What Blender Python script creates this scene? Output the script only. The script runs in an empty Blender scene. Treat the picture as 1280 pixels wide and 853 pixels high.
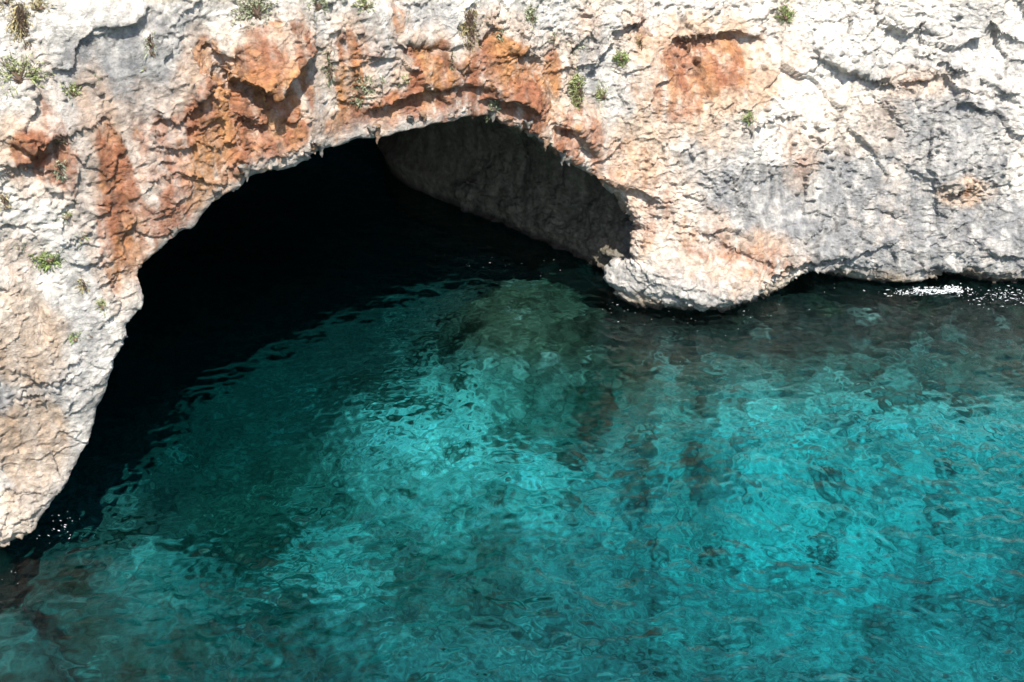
import bpy, math, random
import numpy as np
import openvdb
from mathutils import Vector

S = bpy.context.scene
COL = S.collection
R = math.radians

# ------------------------------------------------------------------ camera, sky, sun, exposure
PITCH = 32.0
CAM = np.array([0.0, 0.0, 20.0])
FPX = 1545.0                       # focal length in pixels of the 1280 px wide photograph
cam_d = bpy.data.cameras.new('camera'); cam = bpy.data.objects.new('camera', cam_d); COL.objects.link(cam)
cam.location = CAM; cam.rotation_euler = (R(90 - PITCH), 0, 0)
cam_d.sensor_width = 36; cam_d.lens = 36 * FPX / 1280; cam_d.clip_start = 0.5; cam_d.clip_end = 5000
S.camera = cam

SUN_EL, SUN_AZ = 57.0, -15.0        # azimuth: degrees to the camera's left, behind it
world = bpy.data.worlds.new('World'); S.world = world; world.use_nodes = True
nt = world.node_tree
sky = nt.nodes.new('ShaderNodeTexSky'); sky.sky_type = 'NISHITA'; sky.sun_disc = False
sky.sun_elevation = R(SUN_EL); sky.sun_rotation = R(180 + SUN_AZ)
nt.links.new(sky.outputs[0], nt.nodes['Background'].inputs[0])
nt.nodes['Background'].inputs[1].default_value = 0.125
sun_d = bpy.data.lights.new('sun', 'SUN'); sun = bpy.data.objects.new('sun', sun_d); COL.objects.link(sun)
sun_d.energy = 5.0; sun_d.angle = R(0.5); sun_d.color = (1.0, 0.96, 0.9)
sdir = Vector((-math.sin(R(SUN_AZ)) * math.cos(R(SUN_EL)), -math.cos(R(SUN_AZ)) * math.cos(R(SUN_EL)), math.sin(R(SUN_EL))))
sun.rotation_euler = sdir.to_track_quat('Z', 'Y').to_euler(); sun.location = sdir * 60
sun_d.cycles.is_caustics_light = True
S.view_settings.view_transform = 'Standard'; S.view_settings.look = 'None'
S.view_settings.exposure = 1.0; S.view_settings.gamma = 1
S.render.engine = 'CYCLES'
cy = S.cycles
cy.use_denoising = True; cy.max_bounces = 6; cy.diffuse_bounces = 3; cy.glossy_bounces = 2
cy.transmission_bounces = 4; cy.transparent_max_bounces = 4; cy.caustics_reflective = False; cy.caustics_refractive = True
cy.sample_clamp_indirect = 4

# ------------------------------------------------------------------ helpers
def tag(o, label, cat, group=None, kind=None):
    o['label'] = label; o['category'] = cat
    if group: o['group'] = group
    if kind: o['kind'] = kind
    return o

def np_mesh(name, V, F, mats=(), parent=None, smooth=True):
    V = np.asarray(V, np.float32); F = np.asarray(F, np.int32)
    n = F.shape[1]
    me = bpy.data.meshes.new(name)
    me.vertices.add(len(V)); me.vertices.foreach_set('co', V.ravel())
    me.loops.add(F.size); me.loops.foreach_set('vertex_index', F.ravel())
    me.polygons.add(len(F)); me.polygons.foreach_set('loop_start', np.arange(0, F.size, n, dtype=np.int32))
    me.polygons.foreach_set('use_smooth', np.full(len(F), smooth))
    me.update(calc_edges=True)
    for m in mats: me.materials.append(m)
    o = bpy.data.objects.new(name, me); COL.objects.link(o)
    if parent: o.parent = parent
    return o

def attr(o, name, data):
    data = np.asarray(data, np.float32)
    if data.ndim == 1:
        a = o.data.attributes.new(name, 'FLOAT', 'POINT'); a.data.foreach_set('value', data)
    else:
        a = o.data.attributes.new(name, 'FLOAT_COLOR', 'POINT')
        a.data.foreach_set('color', np.concatenate([data, np.ones((len(data), 1), np.float32)], 1).ravel())

def ss(a, b, x):
    t = np.clip((x - a) / (b - a), 0, 1); return t * t * (3 - 2 * t)

rng = np.random.default_rng(7)
_G = rng.normal(size=(48, 48, 48, 3)).astype(np.float32)
_G /= np.linalg.norm(_G, axis=-1, keepdims=True)
_G = _G.reshape(-1, 3)
def gn(p, scale=1.0, seed=0):
    """gradient noise, about -1..1, of points p (N,3)"""
    q = np.asarray(p, np.float32) * np.float32(1.0 / scale) + np.float32(seed * 7.31 + 100.0)
    i = np.floor(q).astype(np.int32); f = q - i
    u = f * f * f * (f * (f * 6 - 15) + 10)
    i0 = i % 48; i1 = (i + 1) % 48
    out = np.zeros(len(q), np.float32)
    for dx in (0, 1):
        ix = (i1 if dx else i0)[:, 0] * 2304; wx = u[:, 0] if dx else 1 - u[:, 0]; fx = f[:, 0] - dx
        for dy in (0, 1):
            iy = ix + (i1 if dy else i0)[:, 1] * 48; wy = wx * (u[:, 1] if dy else 1 - u[:, 1]); fy = f[:, 1] - dy
            for dz in (0, 1):
                g = _G[iy + (i1 if dz else i0)[:, 2]]
                w = wy * (u[:, 2] if dz else 1 - u[:, 2])
                out += w * (g[:, 0] * fx + g[:, 1] * fy + g[:, 2] * (f[:, 2] - dz))
    return out * 1.5

def fbm(p, scale, octv=4, gain=.5, seed=0):
    a, s, out, tot = 1.0, scale, 0, 0
    for k in range(octv):
        out = out + a * gn(p, s, seed + k * 3); tot += a
        a *= gain; s *= .5
    return out / tot * 1.3

def worley(p, scale, seed=0):
    """cell noise: nearest distance, second distance and a random number and vector of the cell"""
    q = np.asarray(p, np.float32) / scale + seed * 3.7 + 50
    i = np.floor(q).astype(np.int32)
    d1 = np.full(len(q), 9e9, np.float32); d2 = d1.copy()
    idc = np.zeros(len(q), np.int64); loc = np.zeros_like(q)
    for dx in (-1, 0, 1):
        for dy in (-1, 0, 1):
            for dz in (-1, 0, 1):
                c = i + np.array([dx, dy, dz], np.int32)
                h = ((c[:, 0] % 48) * 2304 + (c[:, 1] % 48) * 48 + c[:, 2] % 48)
                o = c + .5 + .45 * _G[h]
                v = q - o; d = (v * v).sum(1)
                m = d < d1
                d2 = np.where(m, d1, np.minimum(d2, d)); idc = np.where(m, h, idc)
                loc = np.where(m[:, None], v, loc); d1 = np.where(m, d, d1)
    return np.sqrt(d1), np.sqrt(d2), loc, _G[(idc * 7919 + 13) % len(_G)]

_cp, _sp = math.cos(R(PITCH)), math.sin(R(PITCH))
def ray(px, py):
    u, v = (np.asarray(px, float) - 640) / FPX, (426.5 - np.asarray(py, float)) / FPX
    return np.stack([u, _cp + v * _sp, -_sp + v * _cp], -1)
def project(P):
    d = np.asarray(P) - CAM
    z = d[:, 1] * _cp - d[:, 2] * _sp
    return 640 + FPX * d[:, 0] / z, 426.5 - FPX * (d[:, 1] * _sp + d[:, 2] * _cp) / z, z
def on_water(px, py, z=0.0):
    r = ray(px, py); k = (z - 20) / r[..., 2]
    return np.stack([r[..., 0] * k, r[..., 1] * k], -1)
def on_bed(px, py, depth):
    """where the seabed stands that is seen at this point of the photograph, through the bending water surface"""
    w = on_water(px, py); d = w / np.linalg.norm(w)
    el = math.atan2(20, np.linalg.norm(w)); t = math.tan(math.asin(math.cos(el) / 1.33))
    return w + d * depth * t

# ------------------------------------------------------------------ materials
def nmat(name):
    m = bpy.data.materials.new(name); m.use_nodes = True
    t = m.node_tree
    return m, t, t.nodes['Principled BSDF'], lambda k: t.nodes.new(k), t.links.new

def rock_material():
    m, t, b, N, L = nmat('limestone')
    a = N('ShaderNodeAttribute'); a.attribute_name = 'tone'
    tc = N('ShaderNodeTexCoord')
    n1 = N('ShaderNodeTexNoise'); n1.inputs['Scale'].default_value = 5.5; n1.inputs['Detail'].default_value = 9; n1.inputs['Roughness'].default_value = .68
    L(tc.outputs['Object'], n1.inputs['Vector'])
    mp = N('ShaderNodeMapRange'); mp.inputs['From Min'].default_value = .28; mp.inputs['From Max'].default_value = .7
    mp.inputs['To Min'].default_value = .45; mp.inputs['To Max'].default_value = 1.35
    L(n1.outputs['Fac'], mp.inputs['Value'])
    mx = N('ShaderNodeMix'); mx.data_type = 'RGBA'; mx.blend_type = 'MULTIPLY'; mx.inputs[0].default_value = 1
    L(a.outputs['Color'], mx.inputs[6]); L(mp.outputs[0], mx.inputs[7])
    L(mx.outputs[2], b.inputs['Base Color'])
    b.inputs['Roughness'].default_value = .92; b.inputs['Specular IOR Level'].default_value = .2
    n2 = N('ShaderNodeTexNoise'); n2.noise_type = 'RIDGED_MULTIFRACTAL'; n2.inputs['Scale'].default_value = 3.2; n2.inputs['Detail'].default_value = 7; n2.inputs['Roughness'].default_value = .62
    n3 = N('ShaderNodeTexNoise'); n3.inputs['Scale'].default_value = 16; n3.inputs['Detail'].default_value = 6; n3.inputs['Roughness'].default_value = .75
    L(tc.outputs['Object'], n2.inputs['Vector']); L(tc.outputs['Object'], n3.inputs['Vector'])
    ad = N('ShaderNodeMath'); ad.operation = 'MULTIPLY_ADD'; ad.inputs[1].default_value = .35
    L(n2.outputs['Fac'], ad.inputs[0]); L(n3.outputs['Fac'], ad.inputs[2])
    b1 = N('ShaderNodeBump'); b1.inputs['Strength'].default_value = .85; b1.inputs['Distance'].default_value = .11
    L(ad.outputs[0], b1.inputs['Height'])
    L(b1.outputs[0], b.inputs['Normal'])
    return m

def bed_material():
    m, t, b, N, L = nmat('seabed_rock_and_sand')
    a = N('ShaderNodeAttribute'); a.attribute_name = 'tone'
    tc = N('ShaderNodeTexCoord'); n1 = N('ShaderNodeTexNoise'); n1.inputs['Scale'].default_value = 2.6; n1.inputs['Detail'].default_value = 8; n1.inputs['Roughness'].default_value = .78
    L(tc.outputs['Object'], n1.inputs['Vector'])
    mp = N('ShaderNodeMapRange'); mp.inputs['From Min'].default_value = .36; mp.inputs['From Max'].default_value = .64
    mp.inputs['To Min'].default_value = .35; mp.inputs['To Max'].default_value = 1.5
    L(n1.outputs['Fac'], mp.inputs['Value'])
    mx = N('ShaderNodeMix'); mx.data_type = 'RGBA'; mx.blend_type = 'MULTIPLY'; mx.inputs[0].default_value = 1
    L(a.outputs['Color'], mx.inputs[6]); L(mp.outputs[0], mx.inputs[7]); L(mx.outputs[2], b.inputs['Base Color'])
    b.inputs['Roughness'].default_value = 1; b.inputs['Specular IOR Level'].default_value = 0
    return m

def water_material():
    m = bpy.data.materials.new('sea_water'); m.use_nodes = True; t = m.node_tree; t.nodes.clear()
    N, L = t.nodes.new, t.links.new
    out = N('ShaderNodeOutputMaterial')
    a = N('ShaderNodeAttribute'); a.attribute_name = 'clarity'
    rf = N('ShaderNodeBsdfRefraction'); rf.inputs['IOR'].default_value = 1.33; rf.inputs['Roughness'].default_value = 0
    L(a.outputs['Color'], rf.inputs['Color'])
    gl = N('ShaderNodeBsdfGlossy'); gl.inputs['Roughness'].default_value = .03; gl.inputs['Color'].default_value = (1, 1, 1, 1)
    fr = N('ShaderNodeFresnel'); fr.inputs[0].default_value = 1.33
    mx = N('ShaderNodeMixShader')
    L(fr.outputs[0], mx.inputs[0]); L(rf.outputs[0], mx.inputs[1]); L(gl.outputs[0], mx.inputs[2])
    tc = N('ShaderNodeTexCoord'); nz = N('ShaderNodeTexNoise'); nz.inputs['Scale'].default_value = 4.5; nz.inputs['Detail'].default_value = 5
    L(tc.outputs['Object'], nz.inputs['Vector'])
    bp = N('ShaderNodeBump'); bp.inputs['Strength'].default_value = .22; bp.inputs['Distance'].default_value = .07
    L(nz.outputs['Fac'], bp.inputs['Height']); L(bp.outputs[0], gl.inputs['Normal'])
    df = N('ShaderNodeBsdfTransparent'); L(a.outputs['Color'], df.inputs['Color'])
    m2 = N('ShaderNodeMixShader'); m2.inputs[0].default_value = .27
    L(rf.outputs[0], m2.inputs[1]); L(df.outputs[0], m2.inputs[2]); L(m2.outputs[0], mx.inputs[1])
    L(mx.outputs[0], out.inputs[0])
    return m

def leaf_material(name, c, var=.35):
    m, t, b, N, L = nmat(name)
    tc = N('ShaderNodeTexCoord'); n = N('ShaderNodeTexNoise'); n.inputs['Scale'].default_value = 9
    L(tc.outputs['Object'], n.inputs['Vector'])
    r = N('ShaderNodeValToRGB'); r.color_ramp.elements[0].position = .35; r.color_ramp.elements[1].position = .65
    r.color_ramp.elements[0].color = (*[x * (1 - var) for x in c], 1); r.color_ramp.elements[1].color = (*[x * (1 + var) for x in c], 1)
    L(n.outputs['Fac'], r.inputs[0]); L(r.outputs[0], b.inputs['Base Color'])
    b.inputs['Roughness'].default_value = .7
    return m

def plain_material(name, c, rough=.8):
    m, t, b, N, L = nmat(name)
    tc = N('ShaderNodeTexCoord'); n = N('ShaderNodeTexNoise'); n.inputs['Scale'].default_value = 14; n.inputs['Detail'].default_value = 5
    L(tc.outputs['Object'], n.inputs['Vector'])
    r = N('ShaderNodeValToRGB'); r.color_ramp.elements[0].color = (*[x * .75 for x in c], 1); r.color_ramp.elements[1].color = (*[min(1, x * 1.2) for x in c], 1)
    L(n.outputs['Fac'], r.inputs[0]); L(r.outputs[0], b.inputs['Base Color']); b.inputs['Roughness'].default_value = rough
    return m

M_ROCK = rock_material(); M_BED = bed_material(); M_WATER = water_material()

# ------------------------------------------------------------------ the cliff with its sea cave
# own frame: s runs along the cave mouth, t into the cliff, z up
O2 = np.array([-11.9, 22.4]); A2 = np.array([.8, .6]); N2 = np.array([-.6, .8])
def to_world(s, t, z):
    return np.stack([O2[0] + s * A2[0] + t * N2[0], O2[1] + s * A2[1] + t * N2[1], z], -1)
_bs = np.linspace(-40, 80, 1201)
_bt = np.interp(_bs, [-40, 0, 18.5, 20, 21.8, 25.9, 28.1, 30.7, 40, 80], [2, 0, .5, -.3, -1.75, -3.3, -4.9, -6.7, -12.5, -37])
_k = np.exp(-(np.linspace(-2, 2, 41) / .8) ** 2); _k /= _k.sum()
_bt = np.convolve(np.pad(_bt, 20, mode='edge'), _k, 'valid')
def bend(s): return np.interp(s, _bs, _bt)
def lean(s, z): return (.13 + .16 * ss(17, 24, s)) * z + .012 * ss(17, 24, s) * np.maximum(z, 0) ** 2

def face_point(px, py):
    """a point of the photograph on the smooth cliff face: (s, z, metres per pixel)"""
    r = ray(px, py); k = 26.0
    ks = np.linspace(20, 60, 2001)
    P = CAM + r * ks[:, None]
    d = P[:, :2] - O2; s = d @ A2; t = d @ N2
    f = t - bend(s) - lean(s, P[:, 2])
    j = int(np.argmax(f > 0)); 
    return s[j], P[j, 2], ks[j] / FPX

MOUTH_PX = [(22,692),(45,665),(75,625),(100,590),(122,545),(128,505),(138,470),(150,435),(155,410),(168,390),(178,375),(175,350),(185,330),
 (205,315),(225,300),(245,285),(262,262),(285,245),(310,228),(340,215),(375,208),(400,197),(430,187),(455,180),(478,176),(500,170),(520,163),
 (550,158),(585,152),(610,150),(640,155),(660,163),(680,178),(695,190),(715,203),(735,218),(755,238),(772,258),(783,275),(787,292),(780,312),
 (778,328),(765,335),(757,345),(760,360),(770,376)]
mouth = np.array([face_point(*p)[:2] for p in MOUTH_PX])
mouth[:, 0] += .42 * ss(17, 19.5, mouth[:, 0])
mouth = np.concatenate([[[mouth[0, 0] - .3, -9]], mouth, [[mouth[-1, 0] + .4, -9]]])

def poly_sdf(S_, Z_, poly):
    P = np.stack([S_.ravel(), Z_.ravel()], -1)
    d = np.full(len(P), 1e9); inside = np.zeros(len(P), bool)
    for a, b in zip(poly, np.roll(poly, -1, 0)):
        e = b - a; w = P - a
        h = np.clip((w @ e) / (e @ e + 1e-12), 0, 1)
        d = np.minimum(d, ((w - h[:, None] * e) ** 2).sum(1))
        c1 = (a[1] <= P[:, 1]) & (b[1] > P[:, 1]); c2 = (b[1] <= P[:, 1]) & (a[1] > P[:, 1])
        cr = e[0] * w[:, 1] - e[1] * w[:, 0]
        inside ^= (c1 & (cr > 0)) | (c2 & (cr < 0))
    d = np.sqrt(d); d[inside] *= -1
    return d.reshape(S_.shape)

# ledges and crevices: pixel polyline on the face, how far the upper side juts out, height of the jut, depth of the hollow below
LEDGES = [
 ([(852,55),(880,46),(910,43),(950,50)], .40, .9, .30), ([(288,98),(312,108),(336,116),(350,96),(368,84),(388,66)], .55, .9, .45),
 ([(236,132),(252,112),(266,92)], .35, .6, .35), ([(262,45),(268,66),(286,72)], .2, .6, .2), ([(300,150),(330,160)], .3, .6, .25),
 ([(340,125),(352,112),(360,98)], .3, .5, .35), ([(18,180),(40,186),(64,170)], .35, .7, .3), ([(30,212),(48,192)], .3, .5, .25),
 ([(735,92),(752,70),(768,56)], .22, .7, .2), ([(768,40),(784,30),(802,24)], .3, .6, .3), ([(508,55),(535,53),(562,58)], .2, .5, .2),
 ([(628,66),(650,64),(672,72)], .22, .5, .2), ([(470,140),(500,126),(528,118)], .35, .7, .4), ([(612,128),(638,126),(664,138)], .4, .7, .4),
 ([(545,110),(575,104),(620,116)], .2, .5, .15), ([(690,155),(720,170),(745,190)], .25, .6, .25), ([(745,225),(790,240),(830,262)], .28, .6, .25),
 ([(1026,66),(1050,84),(1078,96),(1108,102)], .34, .8, .22), ([(1128,103),(1150,98),(1182,99)], .3, .6, .25), ([(1092,14),(1122,24),(1150,44)], .2, .6, .15),
 ([(1150,34),(1166,42)], .22, .4, .3), ([(1100,122),(1118,146),(1136,164)], .22, .6, .15), ([(934,160),(960,150),(996,146)], .2, .6, .15),
 ([(1118,200),(1150,220),(1190,236)], .18, .5, .15), ([(1186,242),(1202,232)], .25, .5, .4), ([(876,290),(905,306),(945,322)], .25, .5, .25),
 ([(945,340),(1000,322),(1060,312),(1110,298)], .2, .5, .2), ([(985,348),(1040,338),(1100,344)], .22, .4, .2), ([(1180,80),(1200,90)], .25, .5, .25),
 ([(1230,100),(1262,128)], .25, .6, .2), ([(1150,60),(1215,110)], .15, .5, .1), ([(140,32),(168,26),(180,18)], .25, .5, .2),
 ([(56,380),(62,420)], .2, .3, .35), ([(186,140),(206,146)], .2, .4, .2), ([(1205,300),(1245,318)], .18, .5, .15), ([(1160,330),(1230,340),(1280,336)], .2, .5, .2),
 ([(560,75),(590,90)], .15, .4, .15), ([(620,44),(628,58)], .15, .4, .15), ([(700,30),(716,60)], .12, .4, .12), ([(800,350),(850,362),(910,352)], .18, .4, .15),
 ([(1000,300),(1030,270),(1050,250)], .12, .5, .12), ([(1240,40),(1280,62)], .25, .6, .2), ([(1090,260),(1130,270)], .15, .4, .15),
]
LEDGES = [([face_point(*p)[:2] for p in L_], a, h, d) for L_, a, h, d in LEDGES]

def relief(s, z):
    """offset of the face (positive goes into the rock), of flat arrays s, z"""
    p3 = np.stack([s, z, np.zeros_like(s)], -1).astype(np.float32)
    w = np.stack([gn(p3, .9, 31), gn(p3, .9, 32)], -1) * .13
    sw, zw = s + w[:, 0], z + w[:, 1]
    out = .38 * fbm(p3, 6.0, 2, .5, 3) + .26 * fbm(p3, 2.2, 2, .5, 9)
    for pts, a, h, dn in LEDGES:
        best = np.full(len(s), 9e9); sg = np.zeros(len(s)); uu = np.zeros(len(s)); tot = 0.
        lens = [np.hypot(*(np.subtract(q1, q0))) for q0, q1 in zip(pts, pts[1:])]
        for (q0, q1), ln in zip(zip(pts, pts[1:]), lens):
            if q1[0] < q0[0]: pass
            e = np.subtract(q1, q0); wx, wz = sw - q0[0], zw - q0[1]
            u = (wx * e[0] + wz * e[1]) / (ln * ln); uc = np.clip(u, 0, 1)
            dd = np.hypot(wx - uc * e[0], wz - uc * e[1])
            side = (e[0] * wz - e[1] * wx) / ln
            m = dd < best
            best = np.where(m, dd, best); sg = np.where(m, np.sign(side), sg); uu = np.where(m, tot + u * ln, uu); tot += ln
        d = best * sg
        win = ss(-.45, .25, uu) * ss(-.45, .25, tot - uu)
        up = -a * np.exp(-np.maximum(d, 0) / h) * (d > 0); lo = dn * np.exp(np.minimum(d, 0) / (.45 * h)) * (d <= 0)
        stp = ss(-.07, .07, d)
        out = out + win * (stp * -a * np.exp(-np.maximum(d, 0) / h) + (1 - stp) * dn * np.exp(np.minimum(d, 0) / (.5 * h)))
    # the foot of the cliff right of the mouth: a rounded toe, undercut along the water
    rt = ss(19.2, 20.2, s)
    toe = ss(18.6, 19.6, s) * (1 - ss(20.9, 24.6, s))
    out = out - .75 * toe * rt * np.exp(-((z - .75) / .85) ** 2)
    z = z + .30 * toe * rt
    out = out + rt * (.55 * np.exp(-(np.minimum(z - .04, 9) / .13) ** 2) * (z > .04) + .55 * (z <= .04) - .55 * np.exp(-((z - 1.5) / .9) ** 2))
    z = z - .30 * toe * rt
    c = face_point(1040, 352)
    out = out + 1.6 * np.exp(-((s - c[0]) / .95) ** 2 - (np.maximum(z - .1, 0) / .5) ** 2)
    c = face_point(1190, 358)
    out = out + .9 * np.exp(-((s - c[0] - .4) / .5) ** 2 - (np.maximum(z, 0) / .5) ** 2)
    # toe left of the mouth
    lf = 1 - ss(1., 4., s)
    out = out + lf * (.5 * (1 - ss(-.1, .7, z)))
    return out

VX = .12
sA = np.arange(-8, 43, VX); tA = np.arange(-2.8, 27.5, VX); zA = np.arange(-3.0, 15.6, VX)
TOP = np.interp(sA, [-8, 0, 6, 14, 20, 28, 40], [15, 14.4, 13.4, 11.9, 10.9, 10.4, 10.2])
Sg, Zg = np.meshgrid(sA, zA, indexing='ij')
REL = relief(Sg.ravel(), Zg.ravel()).reshape(Sg.shape)
Fg = lean(Sg, np.maximum(Zg, 0)) + REL
# mouth outline on a wider sheet, read back at shifted places for the tunnel
sM = np.arange(-16, 48, VX)
SM, ZM = np.meshgrid(sM, zA, indexing='ij')
jit = .12 * gn(np.stack([SM.ravel(), ZM.ravel(), 0 * SM.ravel()], -1), .9, 51) + .085 * gn(np.stack([SM.ravel(), ZM.ravel(), 0 * SM.ravel()], -1), .38, 52)
PM = poly_sdf(SM, ZM, mouth) + jit.reshape(SM.shape)
field = np.empty((len(sA), len(tA), len(zA)), np.float32)
k = .22
for j, t in enumerate(tA):
    d = max(t, 0.)
    shift = -1.7 * float(ss(3, 13, np.array(d))) + 3.4 * float(ss(11, 22, np.array(d)))
    wl = 1 + .035 * max(d - 1.5, 0)                          # the tunnel widens to the left, out of sight
    sc = 19.0
    src = sA - shift
    src = np.where(src < sc, sc + (src - sc) / wl, src)
    idx = np.clip(((src - sM[0]) / VX), 0, len(sM) - 2); i0 = idx.astype(int); fr = (idx - i0)[:, None]
    P = PM[i0] * (1 - fr) + PM[i0 + 1] * fr
    flare = .9 * ss(.35, 2.4, t - Fg) - .3 * float(ss(8, 20, np.array(d)))
    cave = P - flare
    cave = np.maximum(cave, t - 25.0)
    front = Fg - t
    a, b = front, -cave
    h = np.maximum(k - np.abs(a - b), 0) / k
    field[:, j, :] = np.maximum(np.maximum(a, b) + h * h * k * .25, (zA[None] - TOP[:, None] - .04 * max(t, 0)) + .5 * Fg)
np.clip(field, -.5, .5, out=field)
g = openvdb.FloatGrid(.5); g.copyFromArray(field)
pts, quads = g.convertToQuads()
del field
pts = np.asarray(pts, np.float64); quads = np.asarray(quads, np.int64)[:, ::-1]
ext = np.array([len(sA), len(tA), len(zA)]) - 1
bad = (pts < .6).any(1) | (pts > ext - .6).any(1)
quads = quads[~bad[quads].any(1)]
used = np.unique(quads); remap = np.full(len(pts), -1); remap[used] = np.arange(len(used))
pts = pts[used]; quads = remap[quads]
stz = np.stack([sA[0] + pts[:, 0] * VX, tA[0] + pts[:, 1] * VX, zA[0] + pts[:, 2] * VX], -1)

def normals(V, F):
    a = V[F[:, 2]] - V[F[:, 0]]; b = V[F[:, 3]] - V[F[:, 1]]
    fn = np.cross(a, b)
    return fn
def vnormals(V, F):
    fn = normals(V, F); n = np.zeros_like(V)
    for c in range(3):
        w = np.zeros(len(V))
        for q in range(4): w += np.bincount(F[:, q], fn[:, c], len(V))
        n[:, c] = w
    return n / (np.linalg.norm(n, axis=1, keepdims=True) + 1e-12)
def subdivide(V, F):
    E = np.sort(np.stack([F, np.roll(F, -1, 1)], -1).reshape(-1, 2), 1)
    key = E[:, 0] * len(V) + E[:, 1]
    u, inv = np.unique(key, return_inverse=True)
    mid = (V[u // len(V)] + V[u % len(V)]) * .5
    n, ne = len(V), len(u)
    cen = V[F].mean(1)
    e = inv.reshape(-1, 4) + n; c = np.arange(len(F)) + n + ne
    out = [np.stack([F[:, q], e[:, q], c, e[:, q - 1]], -1) for q in range(4)]
    return np.concatenate([V, mid, cen]), np.concatenate(out)

# world positions with the middle-sized shapes, then the part in view made finer
def world_of(q): return to_world(q[:, 0], q[:, 1] + bend(q[:, 0]), q[:, 2])
fc = stz[quads].mean(1)
fine = (fc[:, 0] > -5.5) & (fc[:, 0] < 37.5) & (fc[:, 1] < 9) & (fc[:, 2] > -.8) & (fc[:, 2] < 13.4)
fine &= ~((fc[:, 1] > 2.5) & (fc[:, 0] < 12))
def sub_part(F):
    u = np.unique(F); r = np.full(len(stz), -1); r[u] = np.arange(len(u)); return u, r[F]
uF, Ff = sub_part(quads[fine]); uC, Fc = sub_part(quads[~fine])
Vf = stz[uF]
# keep the rim of the finer part where it meets the coarse one
edge_key = np.isin(uF, uC)
Wf = np.where(edge_key, 0., 1.)
Q = np.concatenate([Vf, Wf[:, None]], 1)
for _ in range(2): Q, Ff = subdivide(Q, Ff)
Vf, Wf = Q[:, :3], Q[:, 3]
P = world_of(Vf)
# smooth the stair steps a little, then carve
def laplace(V, F, keep, it=2):
    for _ in range(it):
        acc = np.zeros_like(V); cnt = np.zeros(len(V))
        for q in range(4):
            for r_ in (1, 3):
                nb = V[F[:, (q + r_) % 4]]
                cnt += np.bincount(F[:, q], minlength=len(V))
                for c in range(3): acc[:, c] += np.bincount(F[:, q], nb[:, c], len(V))
        V = np.where(keep[:, None] > .99, V * .4 + .6 * acc / cnt[:, None], V)
    return V
P = laplace(P, Ff, Wf, 3)
Nf = vnormals(P, Ff)
s_, t_, z_ = Vf.T
rightw = ss(18, 24, s_)
# distance of each point from the front: interior walls are smoother
inner = ss(1.0, 3.0, t_ - lean(s_, np.maximum(z_, 0)))
warp = np.stack([gn(P, .8, 61), gn(P, .8, 62), gn(P, .8, 63)], -1)
jag = np.stack([fbm(P, .3, 3, .6, 64), fbm(P, .3, 3, .6, 65), fbm(P, .3, 3, .6, 66)], -1)
blocky = np.clip(ss(19, 24, s_) * ss(2.5, 5.5, z_) + .35 * ss(-.1, .4, gn(P, 3.5, 90)), 0, 1)   # broken blocks up on the right
d1, d2, loc, rv = worley(P + .3 * warp + .08 * jag, 1.9, 1)
facet = (loc * rv).sum(1) * .34 + rv[:, 0] * .14
joint = np.exp(-np.maximum(d2 - d1, 0) / .022)
e1, e2, loc2, rv2 = worley((P + .05 * jag) * np.array([1, 1, 1.4]) + .12 * warp, .62, 2)
facet2 = (loc2 * rv2).sum(1) * .12 + rv2[:, 1] * .04
joint2 = np.exp(-np.maximum(e2 - e1, 0) / .04)
n_low = fbm(P, 2.6, 3, .5, 69)
n_mid = fbm(P * np.array([1, 1, 1.5]), .8, 4, .58, 71)
n_fine = fbm(P, .17, 3, .62, 81)
roughz = np.clip(.38 + 1.15 * gn(P, 2.8, 91) + .35 * rightw, .03, 1.3)       # smooth slabs and broken ground
roughz = roughz + .55 * ss(18, 19, s_) * (1 - ss(23, 25, s_)) * (1 - ss(1.6, 3., z_))
def scarp(scale, seed, ani, width):
    v = fbm((P + .10 * jag) * ani + .12 * warp, scale, 4, .55, seed)
    v2 = v * 2.2 - np.floor(v * 2.2 + .5)
    return ss(-width, width, v2) - (v2 + .5)
sc1 = scarp(2.0, 301, np.array([1, 1, 1.9]), .02) * ss(-.15, .35, gn(P, 1.7, 305))
sc2 = scarp(.8, 311, np.array([1, 1, 1.7]), .04) * ss(-.1, .4, gn(P, 1.2, 315))
crk = np.abs(gn((P + .16 * jag) * np.array([1, 1, 1.8]) + .3 * warp, 1.9, 93)); crack = np.exp(-(crk / .018) ** 2) * ss(.0, .35, gn(P, 1.6, 95))
crk2 = np.abs(gn((P + .10 * jag) * np.array([1, 1, 1.9]), .8, 94)); crack2 = np.exp(-(crk2 / .04) ** 2) * ss(.05, .4, gn(P, 1.1, 96))
pit = ss(.30, .55, gn(P * np.array([1, 1, 1.5]), .24, 97)) * ss(.05, .45, gn(P, 2.0, 98) + .3 * rightw - .1)
pit2 = ss(.36, .6, gn(P * np.array([1, 1, 1.5]), .12, 107)) * ss(-.1, .3, gn(P, 2.4, 108) + .25 * rightw)
ridg = .5 - np.abs(gn(P * np.array([1, 1, 1.6]) + .1 * warp, .42, 85)) - .5 * np.abs(gn(P * np.array([1, 1, 1.5]), .2, 86))
disp = (.10 * n_low + .045 * ridg * (.25 + roughz) + facet * (.26 + .6 * blocky) - .16 * joint * (.25 * roughz + blocky) * ss(0, .4, gn(P, 1.9, 99) + .1)
        + facet2 * (.18 + .7 * roughz) + .03 * jag[:, 0] + .06 * sc1 * (.4 + roughz) + .045 * sc2 * (.3 + roughz) + .045 * n_mid * (.25 + roughz) + .036 * n_fine * (.3 + roughz)
        - .12 * crack - .05 * crack2 - .03 * joint2 * roughz - .12 * pit - .05 * pit2)
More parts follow.
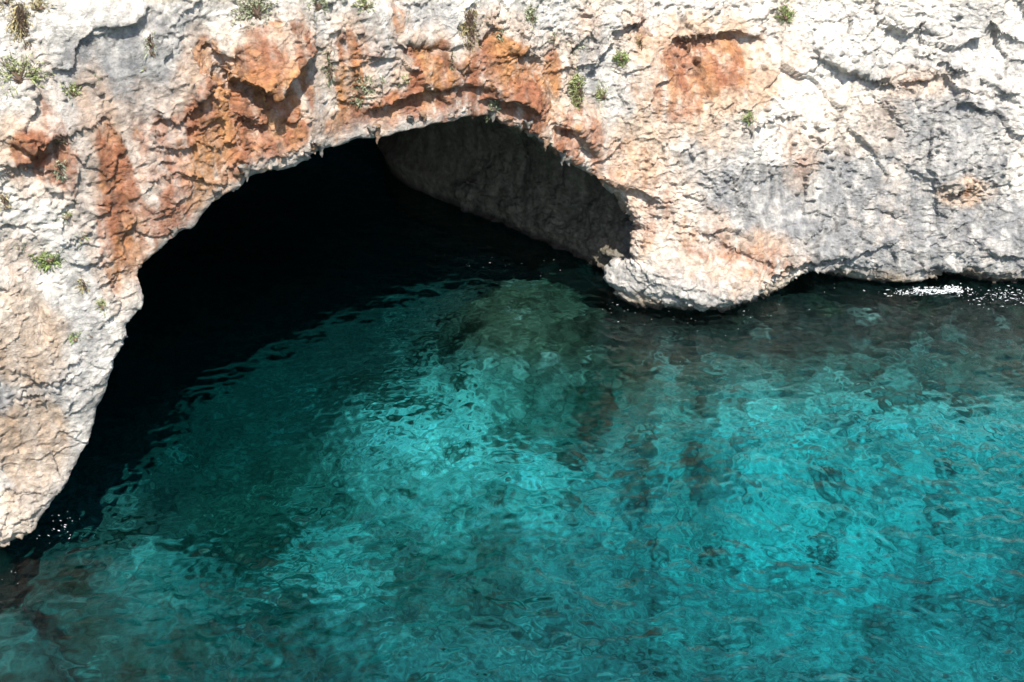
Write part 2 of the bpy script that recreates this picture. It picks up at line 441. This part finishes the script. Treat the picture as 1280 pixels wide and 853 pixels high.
# drip grooves running down the walls inside the cave and over the lip
groove = gn((P + .5 * warp) * np.array([1, 1, .16]), .75, 101) + .6 * n_low
disp = disp * (1 - .5 * inner) + inner * (.17 * groove + .16 * n_mid + .05 * ridg)
iv_ = np.clip(((s_ - sM[0]) / VX).astype(int), 0, len(sM) - 1); jv_ = np.clip(((z_ - zA[0]) / VX).astype(int), 0, len(zA) - 1)
disp *= 1 - .38 * np.exp(-(np.maximum(PM[iv_, jv_] - .1, 0) / .35) ** 2) * (1 - .6 * inner) * (1 - .85 * ss(16, 18.5, s_))
disp *= np.minimum(Wf * 1.0, 1.0) * ss(-5.5, -4.5, s_) * (1 - ss(36.5, 37.5, s_))
P = P + Nf * disp[:, None]
Pc = world_of(stz[uC])

# stains: rust, grey, pale, laid on the face round points of it
def blobs(lst, s, z, wob):
    m = np.zeros(len(s))
    for px, py, rx, ry, w in lst:
        c = face_point(px, py); sx = rx * c[2] * 1.05; sz = ry * c[2] * 1.12
        d = np.hypot((s - c[0]) / sx, (z - c[1]) / sz) + wob
        m = np.maximum(m, w * (1 - ss(.72, 1.12, d)))
    return m
RUST = [(150,250,26,110,.9),(205,190,50,60,.55),(230,250,55,50,.8),(270,160,50,60,1),(330,130,60,60,1),(345,175,60,25,.9),(260,80,20,30,.6),(340,40,40,18,.6),(385,90,12,50,.9),
 (440,100,20,60,.9),(432,165,26,22,.8),(500,140,50,25,.9),(560,110,60,45,1),(620,85,50,45,1),(660,120,50,45,1),(690,95,22,30,.9),(535,60,34,10,.8),(600,140,70,16,.9),(495,20,10,26,.7),
 (720,170,40,35,.9),(770,205,40,34,.7),(815,240,32,36,.65),(845,275,14,24,.5),(880,82,72,38,1.5),(850,112,40,40,1.0),(915,318,45,16,.8),(960,330,25,12,.7),(995,190,14,30,.55),
 (1198,238,14,9,1),(40,185,26,26,.9),(65,200,30,30,.7),(70,180,15,70,.5),(30,330,20,30,.3),(180,300,18,60,.9),(200,270,40,30,.8),(240,265,40,18,.9),(800,280,20,30,.7),(135,310,12,60,.7),
 (800,35,22,18,.6),(730,20,12,12,.4),(1145,102,20,8,.6),(330,90,60,40,.8),(460,60,16,30,.4),(790,90,12,30,.4),(880,300,25,18,.7)]
GREY = [(140,110,75,80,.9),(110,200,45,90,.8),(200,60,60,50,.7),(205,190,12,60,.9),(215,110,40,50,.7),(110,330,40,60,.5),(400,140,18,60,1),(510,95,50,40,.8),(500,60,50,50,.7),(545,30,40,40,.5),
 (600,50,30,40,.4),(740,90,40,60,.55),(770,140,40,50,.55),(830,140,30,40,.3),(1000,265,130,75,1),(1180,175,75,60,.85),(1120,285,120,62,1),(1240,300,60,55,1),(850,352,80,32,.6),(1120,90,50,30,.45),(900,200,60,50,.55),
 (60,430,70,60,.6),(20,520,60,80,.7),(60,600,60,60,.6),(100,470,30,60,.4),(380,50,30,40,.6),(660,40,40,40,.5),(1220,60,60,60,.4),(450,40,30,40,.6)]
OCHRE = [(320,170,60,40,.9),(300,200,50,30,.8),(100,640,30,40,.5),(30,420,50,60,.6),(40,560,50,60,.6),(340,60,50,30,.6),(790,190,40,50,.5),(1060,150,60,40,.3),(20,650,50,40,.5),(900,130,60,50,.4)]
def tones(W, s, t, z):
    p3 = W
    wob = .55 * fbm(p3 * np.array([1, 1, .4]), 1.4, 6, .68, 111)
    st = fbm(p3 * np.array([1, 1, .12]), .42, 5, .68, 121)            # streaks running down
    pale = np.array([.66, .615, .545]); grey = np.array([.25, .247, .24]); rust = np.array([.325, .135, .072]); och = np.array([.52, .33, .18]); wall_shade = np.array([.15, .13, .095]); tan = np.array([.54, .38, .265])
    warm = np.array([.60, .47, .36])
    zf = np.maximum(z, 0)
    dep = t - lean(s, zf)
    c = np.tile(pale, (len(s), 1))
    mixc = lambda c, col, m: c + (col - c) * np.clip(m, 0, 1)[:, None]
    c = mixc(c, warm, .55 * ss(0, .5, fbm(p3, 2.5, 4, .6, 131)))
    gm = blobs(GREY, s, z, wob) ; c = mixc(c, grey, gm * (.85 + 1.0 * st + .3 * gn(p3, .3, 133)))
    c = mixc(c, och, blobs(OCHRE, s, z, wob) * (.7 + .6 * st))
    rm = blobs(RUST, s, z, wob)
    c = mixc(c, tan, 1.05 * blobs([(a_, b_, q_ * 1.5 + 8, r_ * 1.4 + 8, w_) for a_, b_, q_, r_, w_ in RUST], s, z, wob) * (.6 + .8 * st) * (1 - ss(1.5, 3, dep)))
    rm = rm * (1 - .45 * ss(16.5, 19, s)) * (.9 + 1.15 * st + .3 * gn(p3, .25, 135))
    rm = .72 * rm + .28 * ss(.22, .62, rm)
    och2 = np.array([.46, .225, .095]); rsel = ss(-.45, .2, fbm(p3 * np.array([1, 1, .5]), .9, 4, .6, 137))[:, None]
    rcol = rust * rsel + och2 * (1 - rsel)
    c = mixc(c, rcol, rm * (1 - .9 * ss(1.5, 3.0, dep)))
    # darker brown runs, then a pale crust along the arch lip
    c = mixc(c, np.array([.16, .085, .055]), .8 * rm * ss(.1, .5, fbm(p3 * np.array([1, 1, .1]), .3, 4, .65, 125)))
    ii_ = np.clip(((s - sM[0]) / VX).astype(int), 0, len(sM) - 1); jj_ = np.clip(((z - zA[0]) / VX).astype(int), 0, len(zA) - 1)
    lip = np.exp(-((PM[ii_, jj_] - .05) / .32) ** 2) * (1 - ss(13, 17, s)) * (z > .5)
    c = mixc(c, np.array([.44, .40, .35]), lip * ss(-.35, .2, st + .5 * gn(p3, .35, 126)))
    # pale crust on the arch lip, grey-brown walls within, the cave's shade darkened into their colour
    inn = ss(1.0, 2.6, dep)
    c = mixc(c, wall_shade * (1 + .9 * np.clip(st, -.8, .8))[:, None], inn)
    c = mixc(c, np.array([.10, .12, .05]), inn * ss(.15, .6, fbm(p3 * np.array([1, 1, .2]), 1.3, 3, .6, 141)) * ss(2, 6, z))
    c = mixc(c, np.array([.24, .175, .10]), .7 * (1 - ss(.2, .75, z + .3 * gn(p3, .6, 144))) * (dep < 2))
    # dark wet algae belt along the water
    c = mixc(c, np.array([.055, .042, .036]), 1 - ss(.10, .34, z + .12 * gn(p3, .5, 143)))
    # uneven tone all over
    return c * (1 + .22 * fbm(p3, .5, 3, .6, 151))[:, None]
Cf = tones(P, *Vf.T); Cf = Cf * (1 - .45 * pit * .8 - .3 * crack)[:, None]  # darker tone in pits and along cracks
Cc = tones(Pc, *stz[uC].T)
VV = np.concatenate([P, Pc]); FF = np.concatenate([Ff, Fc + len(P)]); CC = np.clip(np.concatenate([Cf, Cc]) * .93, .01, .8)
# the land behind the cliff edge
sq = sA[::20]; nq = len(sq); tq = tA[-1] - .1
zt = TOP[::20] + .04 * tq
top = np.concatenate([to_world(sq, bend(sq) + tq, zt), to_world(sq, bend(sq) + tq + 40, zt + 4)])
ft = np.array([[i, i + 1, i + nq + 1, i + nq] for i in range(nq - 1)]) + len(VV)
VV = np.concatenate([VV, top]); FF = np.concatenate([FF, ft]); CC = np.concatenate([CC, np.tile([.4, .36, .3], (2 * nq, 1))])
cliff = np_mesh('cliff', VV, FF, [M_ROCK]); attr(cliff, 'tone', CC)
tag(cliff, 'pale limestone sea cliff stained with rust above the dark cave mouth', 'cliff', kind='structure')

# where a point of the photograph lies on the finished face
PX, PY, PZ = project(P)
def cliff_hit(px, py, rad=5):
    m = np.where((np.abs(PX - px) < rad) & (np.abs(PY - py) < rad))[0]
    if not len(m): return None
    j = m[np.argmin(PZ[m])]
    return Vector(P[j]), Vector(Nf[j])

# ------------------------------------------------------------------ seabed
def nonuni(a, b, step, far):
    mid = np.arange(a, b, step); g_ = step; lo = [a]; hi = [mid[-1]]
    while hi[-1] < far: g_ *= 1.35; hi.append(hi[-1] + g_); lo.append(lo[-1] - g_)
    return np.concatenate([lo[:0:-1], mid, hi[1:]])
bx = nonuni(-22, 24, .11, 500); by = nonuni(13, 58, .11, 500)
BX, BY = np.meshgrid(bx, by, indexing='ij')
b2 = np.stack([BX.ravel(), BY.ravel(), np.zeros(BX.size)], -1).astype(np.float32)
# (photo x, photo y, assumed depth, radius across m, radius along m, weight)
def zone(lst, wob):
    out = []
    for px, py, dep, rx, ry, w in lst:
        c = on_bed(px, py, dep)
        d = np.hypot((b2[:, 0] - c[0]) / rx, (b2[:, 1] - c[1]) / ry) + wob
        out.append(w * (1 - ss(.6, 1.15, d)))
    return np.max(out, 0)
bw = .30 * fbm(b2, 3.0, 4, .55, 201)
DEEP = 6.3
depth = np.full(len(b2), DEEP)
def raise_to(d, lst, soft=True):
    global depth
    m = zone(lst, bw); depth = depth + (d - depth) * m
raise_to(5.4, [(545,555,5.4,5,4.6,1)])
raise_to(5.0, [(1050,540,5,7.5,5.0,1),(900,560,5,4,4,.7)])
raise_to(9.0, [(1150,770,8,10,5.5,1),(330,600,8,3,4,.6)])
raise_to(2.3, [(665,385,2.3,3.6,3.2,1),(760,430,2.5,3,2.6,.8)])
raise_to(3.2, [(800,418,3,3.2,3.0,.8),(900,412,3,3.2,3.4,.9),(1000,408,3,3.2,3.4,.9),(1100,404,3,3.2,3.4,.9),(1200,400,3,3.2,3.4,.9),(1300,400,3,4,3.4,.9)])
raise_to(1.6, [(800,392,1.6,2.6,1.1,.9),(900,388,1.5,3,1.2,.9),(1000,378,1.5,3,1.2,.9),(1100,372,1.5,3,1.2,.9),(1200,372,1.5,3,1.2,.9),(1300,372,1.5,4,1.2,.9)])
raise_to(1.4, [(-20,830,3.2,1.8,1.8,.8)])
raise_to(3.5, [(140,700,4,3.,2.5,.6)])
depth = depth + .55 * fbm(b2, 2.6, 5, .55, 211) * np.clip(depth / 3, .35, 1) + .3 * np.maximum(worley(b2, 1.8, 5)[0] - .45, 0)
depth = np.maximum(depth, .35)
depth = np.where(np.hypot(b2[:, 0], b2[:, 1] - 30) > 60, 14, depth)
# colours of the bottom
sand = np.array([.80, .79, .70]); reef = np.array([.105, .11, .075]); weed = np.array([.05, .045, .04]); rub = np.array([.60, .62, .54])
mt = fbm(b2, 1.1, 5, .62, 221); mt2 = fbm(b2, .32, 3, .6, 231)
cb = np.tile(rub * .19, (len(b2), 1))
mixb = lambda col, m: cb + (col - cb) * np.clip(m, 0, 1)[:, None]
cb = mixb(sand * .8, zone([(1050,540,5,7.5,4.6,1),(920,560,5,4,4,.8),(1150,700,6.5,8,6,.3),(700,560,5.5,3,3.5,.6),(425,700,6.5,1.9,1.5,.75),(215,690,5,2.2,2.6,.3),(800,760,7,6,4,.25),(620,830,7,3,2,.35)], bw) )
cb = mixb(sand, zone([(545,555,5.4,4.4,4.2,1)], bw * .8))
cb = mixb(reef, zone([(665,390,2.3,3.4,3.0,1),(690,470,4,2.2,3.,.8),(780,430,2.5,3,2.6,.9),(330,610,7,2.6,4,.75),(240,520,7,3,3,.7),(520,650,7,3.4,1.6,.7),(560,720,7,3,3,.5),(860,520,5,1,4,.6)], bw))  # leftmost patches paint the cliff's shadow side darker, the rest is reef
hw_ = bw + .28 * fbm(b2, .9, 4, .62, 241)
cb = mixb(reef * .75, zone([(790,425,3,2.6,2.4,.8),(880,420,3,3.2,2.8,.85),(980,418,3,3.2,2.9,.85),(1080,416,3,3.2,2.9,.8),(1180,412,3,3.2,2.9,.8),(1290,412,3,4,2.9,.8)], hw_))
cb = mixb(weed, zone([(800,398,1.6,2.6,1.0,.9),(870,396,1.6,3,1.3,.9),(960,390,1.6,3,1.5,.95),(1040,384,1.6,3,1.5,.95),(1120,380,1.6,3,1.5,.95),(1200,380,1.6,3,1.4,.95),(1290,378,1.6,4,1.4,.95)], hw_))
cb = mixb(rub * .3, zone([(-20,840,2.6,1.5,1.5,.7)], hw_))
cb = mixb(reef * .5, .95 * ss(.02, .38, mt))
cb = mixb(sand * .9, .45 * ss(.15, .5, -mt) * (depth > 2))
cb = cb * (1 + .9 * mt2)[:, None]
# the cave's shade painted into the floor colour, fading in behind the mouth
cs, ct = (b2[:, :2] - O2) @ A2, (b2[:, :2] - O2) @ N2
bed_shade = ss(2.0, 10.0, ct + 1.2 * bw - .28 * np.maximum(cs - 10, 0)) * (1 - ss(21, 23, cs) * (1 - ss(6, 8, ct)))
cb = mixb(np.array([.06, .06, .055]), bed_shade)
cb = np.clip(cb, .012, .85)
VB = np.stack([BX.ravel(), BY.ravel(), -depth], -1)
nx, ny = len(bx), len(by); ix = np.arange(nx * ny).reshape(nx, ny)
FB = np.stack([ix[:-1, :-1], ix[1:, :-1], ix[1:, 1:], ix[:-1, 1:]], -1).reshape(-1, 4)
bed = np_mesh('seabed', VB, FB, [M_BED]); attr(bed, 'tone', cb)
tag(bed, 'seabed of pale sand patches and dark reef seen through the clear water', 'seabed', kind='structure')
bed.cycles.is_caustics_receiver = True

# ------------------------------------------------------------------ sea surface
wx = nonuni(-21, 23, .05, 500); wy = nonuni(14, 48, .05, 500)
WX, WY = np.meshgrid(wx, wy, indexing='ij')
fade = (ss(-40, -20, WX) * (1 - ss(22, 42, WX)) * ss(2, 14, WY) * (1 - ss(50, 70, WY))).ravel()
xf, yf = WX.ravel(), WY.ravel()
w3 = np.stack([xf, yf, 0 * xf], -1).astype(np.float32)
wz = np.zeros(len(xf))
wd = np.stack([gn(w3, 5, 301), gn(w3, 5, 302)], -1) * .55
xw, yw = xf + wd[:, 0], yf + wd[:, 1]
rw = np.random.default_rng(3)
for i in range(90):
    lam = float(np.exp(rw.uniform(np.log(.18), np.log(1.5))))
    th = rw.normal(1.9, .85)
    amp = .0029 * lam ** .5
    wz += amp * np.sin(2 * np.pi / lam * (xw * math.cos(th) + yw * math.sin(th)) + rw.uniform(0, 6.28))
gust = .75 + .5 * gn(w3, 7, 305)
wz = wz * gust * fade
wz += fade * .008 * (1 - 2 * np.abs(fbm(w3 * np.array([1, 1.5, 1]), 1.2, 3, .5, 311)))
# how deep the water is under each place gives its colour
depw = np.zeros(len(xf))
ii = np.clip(np.searchsorted(bx, xf), 0, nx - 1)
jj = np.clip(np.searchsorted(by, yf + 1.8), 0, ny - 1)
dg = depth.reshape(nx, ny)
kk = np.exp(-(np.arange(-14, 15) / 8.) ** 2); kk /= kk.sum()
dgs = np.apply_along_axis(lambda v: np.convolve(np.pad(v, 14, mode='edge'), kk, 'valid'), 0, dg)
dgs = np.apply_along_axis(lambda v: np.convolve(np.pad(v, 14, mode='edge'), kk, 'valid'), 1, dgs)
depw = dgs[ii, jj]
clar = np.exp(-depw[:, None] * 1.2 * np.array([.20, .025, .0188]))
VW = np.stack([xf, yf, wz], -1)
nx2, ny2 = len(wx), len(wy); ix = np.arange(nx2 * ny2).reshape(nx2, ny2)
FW = np.stack([ix[:-1, :-1], ix[1:, :-1], ix[1:, 1:], ix[:-1, 1:]], -1).reshape(-1, 4)
water = np_mesh('water', VW, FW, [M_WATER]); attr(water, 'clarity', clar)
tag(water, 'clear turquoise rippled sea running into the cave', 'sea', kind='structure')
water.cycles.is_caustics_caster = True
print('verts cliff', len(VV), 'bed', len(VB), 'water', len(VW))

# ------------------------------------------------------------------ stalactites along the lip (parts of the cliff)
def lathe(path, radii, sides=7, seed=0):
    r_ = np.random.default_rng(seed); V, F = [], []
    n = len(path)
    for i, (c, r) in enumerate(zip(path, radii)):
        for q in range(sides):
            a_ = 2 * math.pi * q / sides; k_ = 1 + .25 * r_.normal()
            V.append((c[0] + r * k_ * math.cos(a_), c[1] + r * k_ * math.sin(a_), c[2]))
    for i in range(n - 1):
        for q in range(sides):
            b_ = (q + 1) % sides
            F.append((i * sides + q, i * sides + b_, (i + 1) * sides + b_, (i + 1) * sides + q))
    return np.array(V), np.array(F)
STAL = [(476,172,.42,.13),(470,174,.16,.12),(405,190,.34,.15),(398,193,.16,.12),(388,200,.12,.12),(312,222,.30,.14),(304,228,.14,.13),(276,250,.12,.14),(520,160,.1,.12),(532,157,.14,.1),(622,148,.3,.15),(664,165,.16,.15),(688,186,.30,.13),(708,200,.4,.15),(716,206,.2,.14),(748,234,.14,.14),(222,298,.12,.12)]
for i, (px, py, ln, r0) in enumerate(STAL):
    h_ = cliff_hit(px, py - 3, 7)
    if h_ is None: print('no hit', px, py); continue
    c = h_[0] - h_[1] * .06
    r_ = np.random.default_rng(i); wob_ = r_.normal(0, .02, (6, 2))
    path = [(c.x + wob_[q, 0], c.y + wob_[q, 1], c.z + .12 - (ln + .12) * q / 5) for q in range(6)]
    V, F = lathe(path, [r0 * .78 * v for v in (1.25, 1.0, .72, .6, .36, .06)], 8, i)
    st_ = np_mesh('stalactite', V, F, [M_ROCK], cliff)
    pal = np.array([.36, .32, .27]) if i % 3 else np.array([.40, .26, .17])
    attr(st_, 'tone', np.tile(pal * .85, (len(V), 1)))

# ------------------------------------------------------------------ plants rooted in the rock
LEAF = {'grey': leaf_material('grey_green_leaves', (.23, .245, .14)), 'olive': leaf_material('olive_leaves', (.21, .23, .09)),
        'bright': leaf_material('fresh_green_leaves', (.165, .215, .06)), 'dry': leaf_material('dry_grass_blades', (.30, .25, .12)), 'pale': leaf_material('silvery_leaves', (.27, .29, .19))}
M_TWIG = plain_material('woody_twig', (.13, .085, .055))
G = 'plants rooted in the cliff face'
# x, y, half width px, half height px, kind, leaf colour, name, label
PLANTS = [
 (325,14,22,24,'bush','grey','shrub','large grey-green shrub hanging from the top edge above the rusty overhang'),
 (402,9,19,17,'bush','grey','shrub','grey shrub at the top edge beside a tall grey streak of rock'),
 (28,97,25,22,'bush','olive','shrub','widest leafy shrub, low on the pale cliff far left of the cave'),
 (34,44,12,26,'hang','dry','shrub','half-dry straggling shrub hanging in a tall strip above the widest leafy shrub'),
 (95,113,11,9,'bush','olive','shrub','small rounded olive shrub just right of the widest leafy shrub'),
 (12,8,10,8,'tuft','dry','grass_tuft','yellowish grass tuft in the top left corner of the cliff'),
 (55,10,14,9,'tuft','dry','grass_tuft','dry brownish tuft at the top edge near the left corner'),
 (68,330,15,10,'bush','bright','cushion_plant','bright green cushion plant on pale rock left of the cave mouth'),
 (99,430,8,11,'tuft','bright','herb','fresh green herb on the left rock face level with the dark water'),
 (193,62,7,14,'hang','grey','herb','thin grey herb on smooth grey rock left of the orange overhang'),
 (185,92,6,7,'tuft','olive','herb','small dark olive herb right under the thin grey herb'),
 (88,276,8,5,'tuft','olive','herb','flat olive herb over the bright green cushion plant'),
 (106,303,6,7,'tuft','olive','herb','little olive sprig right above the bright green cushion plant'),
 (592,36,13,24,'hang','dry','shrub','wispy half-dry shrub over the reddest rock of the arch crown'),
 (669,24,9,14,'bush','grey','shrub','compact grey-green shrub on white rock above the arch near the top edge'),
 (628,48,5,9,'tuft','grey','herb','tiny grey sprig between the wispy dry shrub and the compact one'),
 (720,66,9,16,'bush','grey','shrub','narrow grey-green shrub at the head of a plant-filled crack'),
 (727,104,10,12,'bush','olive','shrub','olive shrub in the crack below the narrow grey-green shrub'),
 (728,124,9,13,'hang','olive','shrub','trailing olive shrub at the lower end of the plant-filled crack'),
 (758,126,10,13,'tuft','olive','herb','loose olive herb on grey rock right of the plant-filled crack'),
 (780,78,9,8,'bush','bright','cushion_plant','fresh green cushion under the diagonal crack right of the arch crown'),
 (977,26,9,13,'tuft','bright','herb','fresh green herb alone on white rock at the upper right'),
 (933,152,6,7,'tuft','bright','herb','tiny fresh green herb on white rock right of the orange patch'),
 (455,120,15,16,'bush','grey','shrub','grey-green shrub clinging to rusty rock above the hanging stalactite'),
 (482,108,5,9,'tuft','grey','herb','small upright grey herb just right of the shrub above the stalactite'),
 (511,106,5,5,'tuft','bright','herb','tiny round green herb above the small overhang of the arch lip'),
 (567,86,4,14,'hang','grey','herb','very thin grey trailing herb on the red rock of the arch crown'),
 (622,134,8,12,'bush','grey','shrub','grey shrub right on the lip at the top of the cave mouth'),
 (462,10,12,9,'bush','olive','shrub','olive shrub at the top edge above an orange seam'),
 (415,88,7,18,'hang','grey','shrub','slender grey shrub hanging on rock between two rusty bands'),
 (805,62,6,10,'hang','dry','herb','dry grey wisp left of the big orange patch'),
 (130,385,5,7,'tuft','olive','herb','faint olive sprig close to the left edge of the cave mouth'),
 (10,255,6,9,'hang','dry','herb','dry trailing wisp at the left border above grey rock'),
 (76,318,5,4,'tuft','pale','herb','pale sprig touching the top of the bright green cushion plant'),
 (72,184,7,5,'tuft','dry','grass_tuft','dry grass tuft beside the hollow under the left ledge'),
 (131,101,6,6,'tuft','pale','herb','pale wispy sprig on grey rock between the small olive shrub and the orange overhang'),
 (27,314,7,6,'tuft','pale','herb','pale silvery sprig near the left border beside the bright green cushion plant'),
 (110,353,5,7,'hang','dry','herb','yellowish wisp below and right of the bright green cushion plant'),
 (697,52,5,8,'tuft','grey','herb','small grey sprig between the compact shrub and the plant-filled crack'),
 (74,213,7,8,'hang','pale','herb','pale trailing sprig under the rusty hollow at the far left'),
 (118,425,5,5,'tuft','pale','herb','pale sprig just right of the fresh herb on the left rock face'),
]
def plant(px, py, hw, hh, kind, colr, name, label, seed):
    h_ = cliff_hit(px, py)
    if h_ is None: print('no hit', label); return
    c, nrm = h_
    out = Vector((nrm.x, nrm.y, nrm.z * .4)).normalized()
    mpp = (c - Vector(CAM)).length / FPX
    rw_, rh_ = hw * mpp * 1.3, hh * mpp * 1.45
    side = out.cross(Vector((0, 0, 1))).normalized()
    r_ = random.Random(seed)
    root = bpy.data.objects.new(name, None); COL.objects.link(root); root.location = c; root.empty_display_size = .1
    tag(root, label, 'grass' if name == 'grass_tuft' else 'plant', G)
    V, F = [], []; TV, TF = [], []
    def quad(p, d, wv, ln, w):
        n0 = len(V); m_ = p + d * ln * .5 + Vector((0, 0, -.12 * ln))
        for x in (p - wv * w * .3, m_ - wv * w, p + d * ln + Vector((0, 0, -.3 * ln)), m_ + wv * w): V.append(tuple(x))
        F.append((n0, n0 + 1, n0 + 2, n0 + 3))
    area = hw * hh
    nb = int(min(140, max(20, area / 2.1)))
    for b_ in range(nb):
        a_ = r_.uniform(0, 2 * math.pi); q = math.sqrt(r_.random())
        if r_.random() < .15: q *= 1.3
        if kind == 'hang': tgt = side * (rw_ * q * math.cos(a_)) + Vector((0, 0, rh_ * q * math.sin(a_))) + out * r_.uniform(.03, .16)
        elif kind == 'tuft': tgt = side * (rw_ * 1.1 * q * math.cos(a_)) + Vector((0, 0, rh_ * (q * math.sin(a_) * .7 + .25))) + out * r_.uniform(.04, .2)
        else: tgt = side * (rw_ * q * math.cos(a_)) + Vector((0, 0, rh_ * q * math.sin(a_) * .95)) + out * (r_.uniform(.08, .5) * min(rw_, rh_) * (1.3 - q))
        start = Vector((0, 0, 0)) if kind != 'hang' else Vector((0, 0, r_.uniform(-.6, .8) * rh_)) + side * r_.uniform(-.3, .3) * rw_
        start = start - out * .05
        # twig
        tw = .006 + .003 * r_.random(); mid = (start + tgt) * .5 + out * .04 + Vector((0, 0, -.02))
        n0 = len(TV)
        for pt, wd_ in ((start, tw * 1.6), (mid, tw), (tgt, tw * .5)):
            for ang in range(3):
                TV.append(tuple(pt + side * wd_ * math.cos(ang * 2.1) + out * wd_ * math.sin(ang * 2.1)))
        for lv in (0, 3):
            for ang in range(3):
                TF.append((n0 + lv + ang, n0 + lv + (ang + 1) % 3, n0 + lv + 3 + (ang + 1) % 3, n0 + lv + 3 + ang))
        blades = 9 if kind == 'bush' else 7
        for _ in range(blades):
            p = start.lerp(tgt, r_.uniform(.35, 1.05)) + Vector([r_.gauss(0, .028) for _ in range(3)])
            d = (Vector([r_.gauss(0, 1) for _ in range(3)]) * .55 + (tgt - start).normalized() * .6 + out * .3 + Vector((0, 0, .35 if kind != 'hang' else -.45))).normalized()
            wv = d.cross(Vector([r_.gauss(0, 1) for _ in range(3)])).normalized()
            if kind == 'tuft': quad(p, d, wv, r_.uniform(.09, .19), r_.uniform(.009, .018))
            elif kind == 'hang': quad(p, d, wv, r_.uniform(.08, .17), r_.uniform(.008, .016))
            else: quad(p, d, wv, r_.uniform(.06, .13), r_.uniform(.012, .024))
    np_mesh('foliage', V, F, [LEAF[colr]], root, False)
    np_mesh('stem', TV, TF, [M_TWIG], root, False)
for i, a in enumerate(PLANTS): plant(*a, seed=100 + i)

# ------------------------------------------------------------------ foam where the swell meets the rock
M_FOAM = plain_material('sea_foam', (.5, .52, .52), .7)
def foam(patches, seed):
    r_ = random.Random(seed); V, F = [], []
    for px, py, rx, ry, n, s0, s1 in patches:
        for _ in range(int(n * (3.2 if s1 > .045 else .4))):
            x, y = px + r_.gauss(0, rx), py + r_.gauss(0, ry)
            w = on_water(x, y); sz = (s0 + (s1 - s0) * r_.random() ** 2.2) * .36; el_ = r_.uniform(1., 4.5); th = r_.gauss(.1, .6); n0 = len(V); m = 7
            V.append((w[0], w[1],   .02 + sz * .4))
            for ring, (rr, zz) in enumerate(((.6, .4), (1., -.15))):
                for q in range(m):
                    a_ = 2 * math.pi * q / m; k_ = r_.uniform(.6, 1.35) * sz * rr
                    dx, dy = k_ * el_ * math.cos(a_), k_ * math.sin(a_)
                    V.append((w[0] + dx * math.cos(th) - dy * math.sin(th), w[1] + dx * math.sin(th) + dy * math.cos(th), .02 + sz * zz))
            for q in range(m):
                b_ = (q + 1) % m
                F.append((n0, n0 + 1 + q, n0 + 1 + b_, n0 + 1 + b_)); F.append((n0 + 1 + q, n0 + 1 + m + q, n0 + 1 + m + b_, n0 + 1 + b_))
    me = bpy.data.meshes.new('foam'); me.from_pydata(V, [], [f if len(set(f)) == 4 else f[:3] for f in F]); me.materials.append(M_FOAM)
    o = bpy.data.objects.new('foam', me); COL.objects.link(o)
    return o
fo = foam([(1168,365,20,2.2,80,.015,.06),(1190,362,8,2.5,26,.02,.075),(1255,372,22,6,50,.012,.05),(1140,366,14,2,24,.012,.05),(1060,358,20,5,14,.01,.03),
 (905,398,40,10,55,.008,.03),(985,392,30,6,30,.008,.03),(830,398,25,8,30,.008,.025),(775,385,14,7,24,.01,.03),(605,325,28,5,60,.006,.02),(700,330,50,10,26,.006,.018),
 (80,655,10,10,42,.01,.035),(60,668,8,6,20,.01,.03),(735,432,4,3,3,.015,.03),(720,320,18,9,14,.01,.03),(1210,395,50,12,40,.006,.02),(870,430,60,14,36,.005,.018),(15,715,10,8,14,.01,.025)], 5)
tag(fo, 'white sea foam and spray along the foot of the cliff', 'foam', kind='stuff')
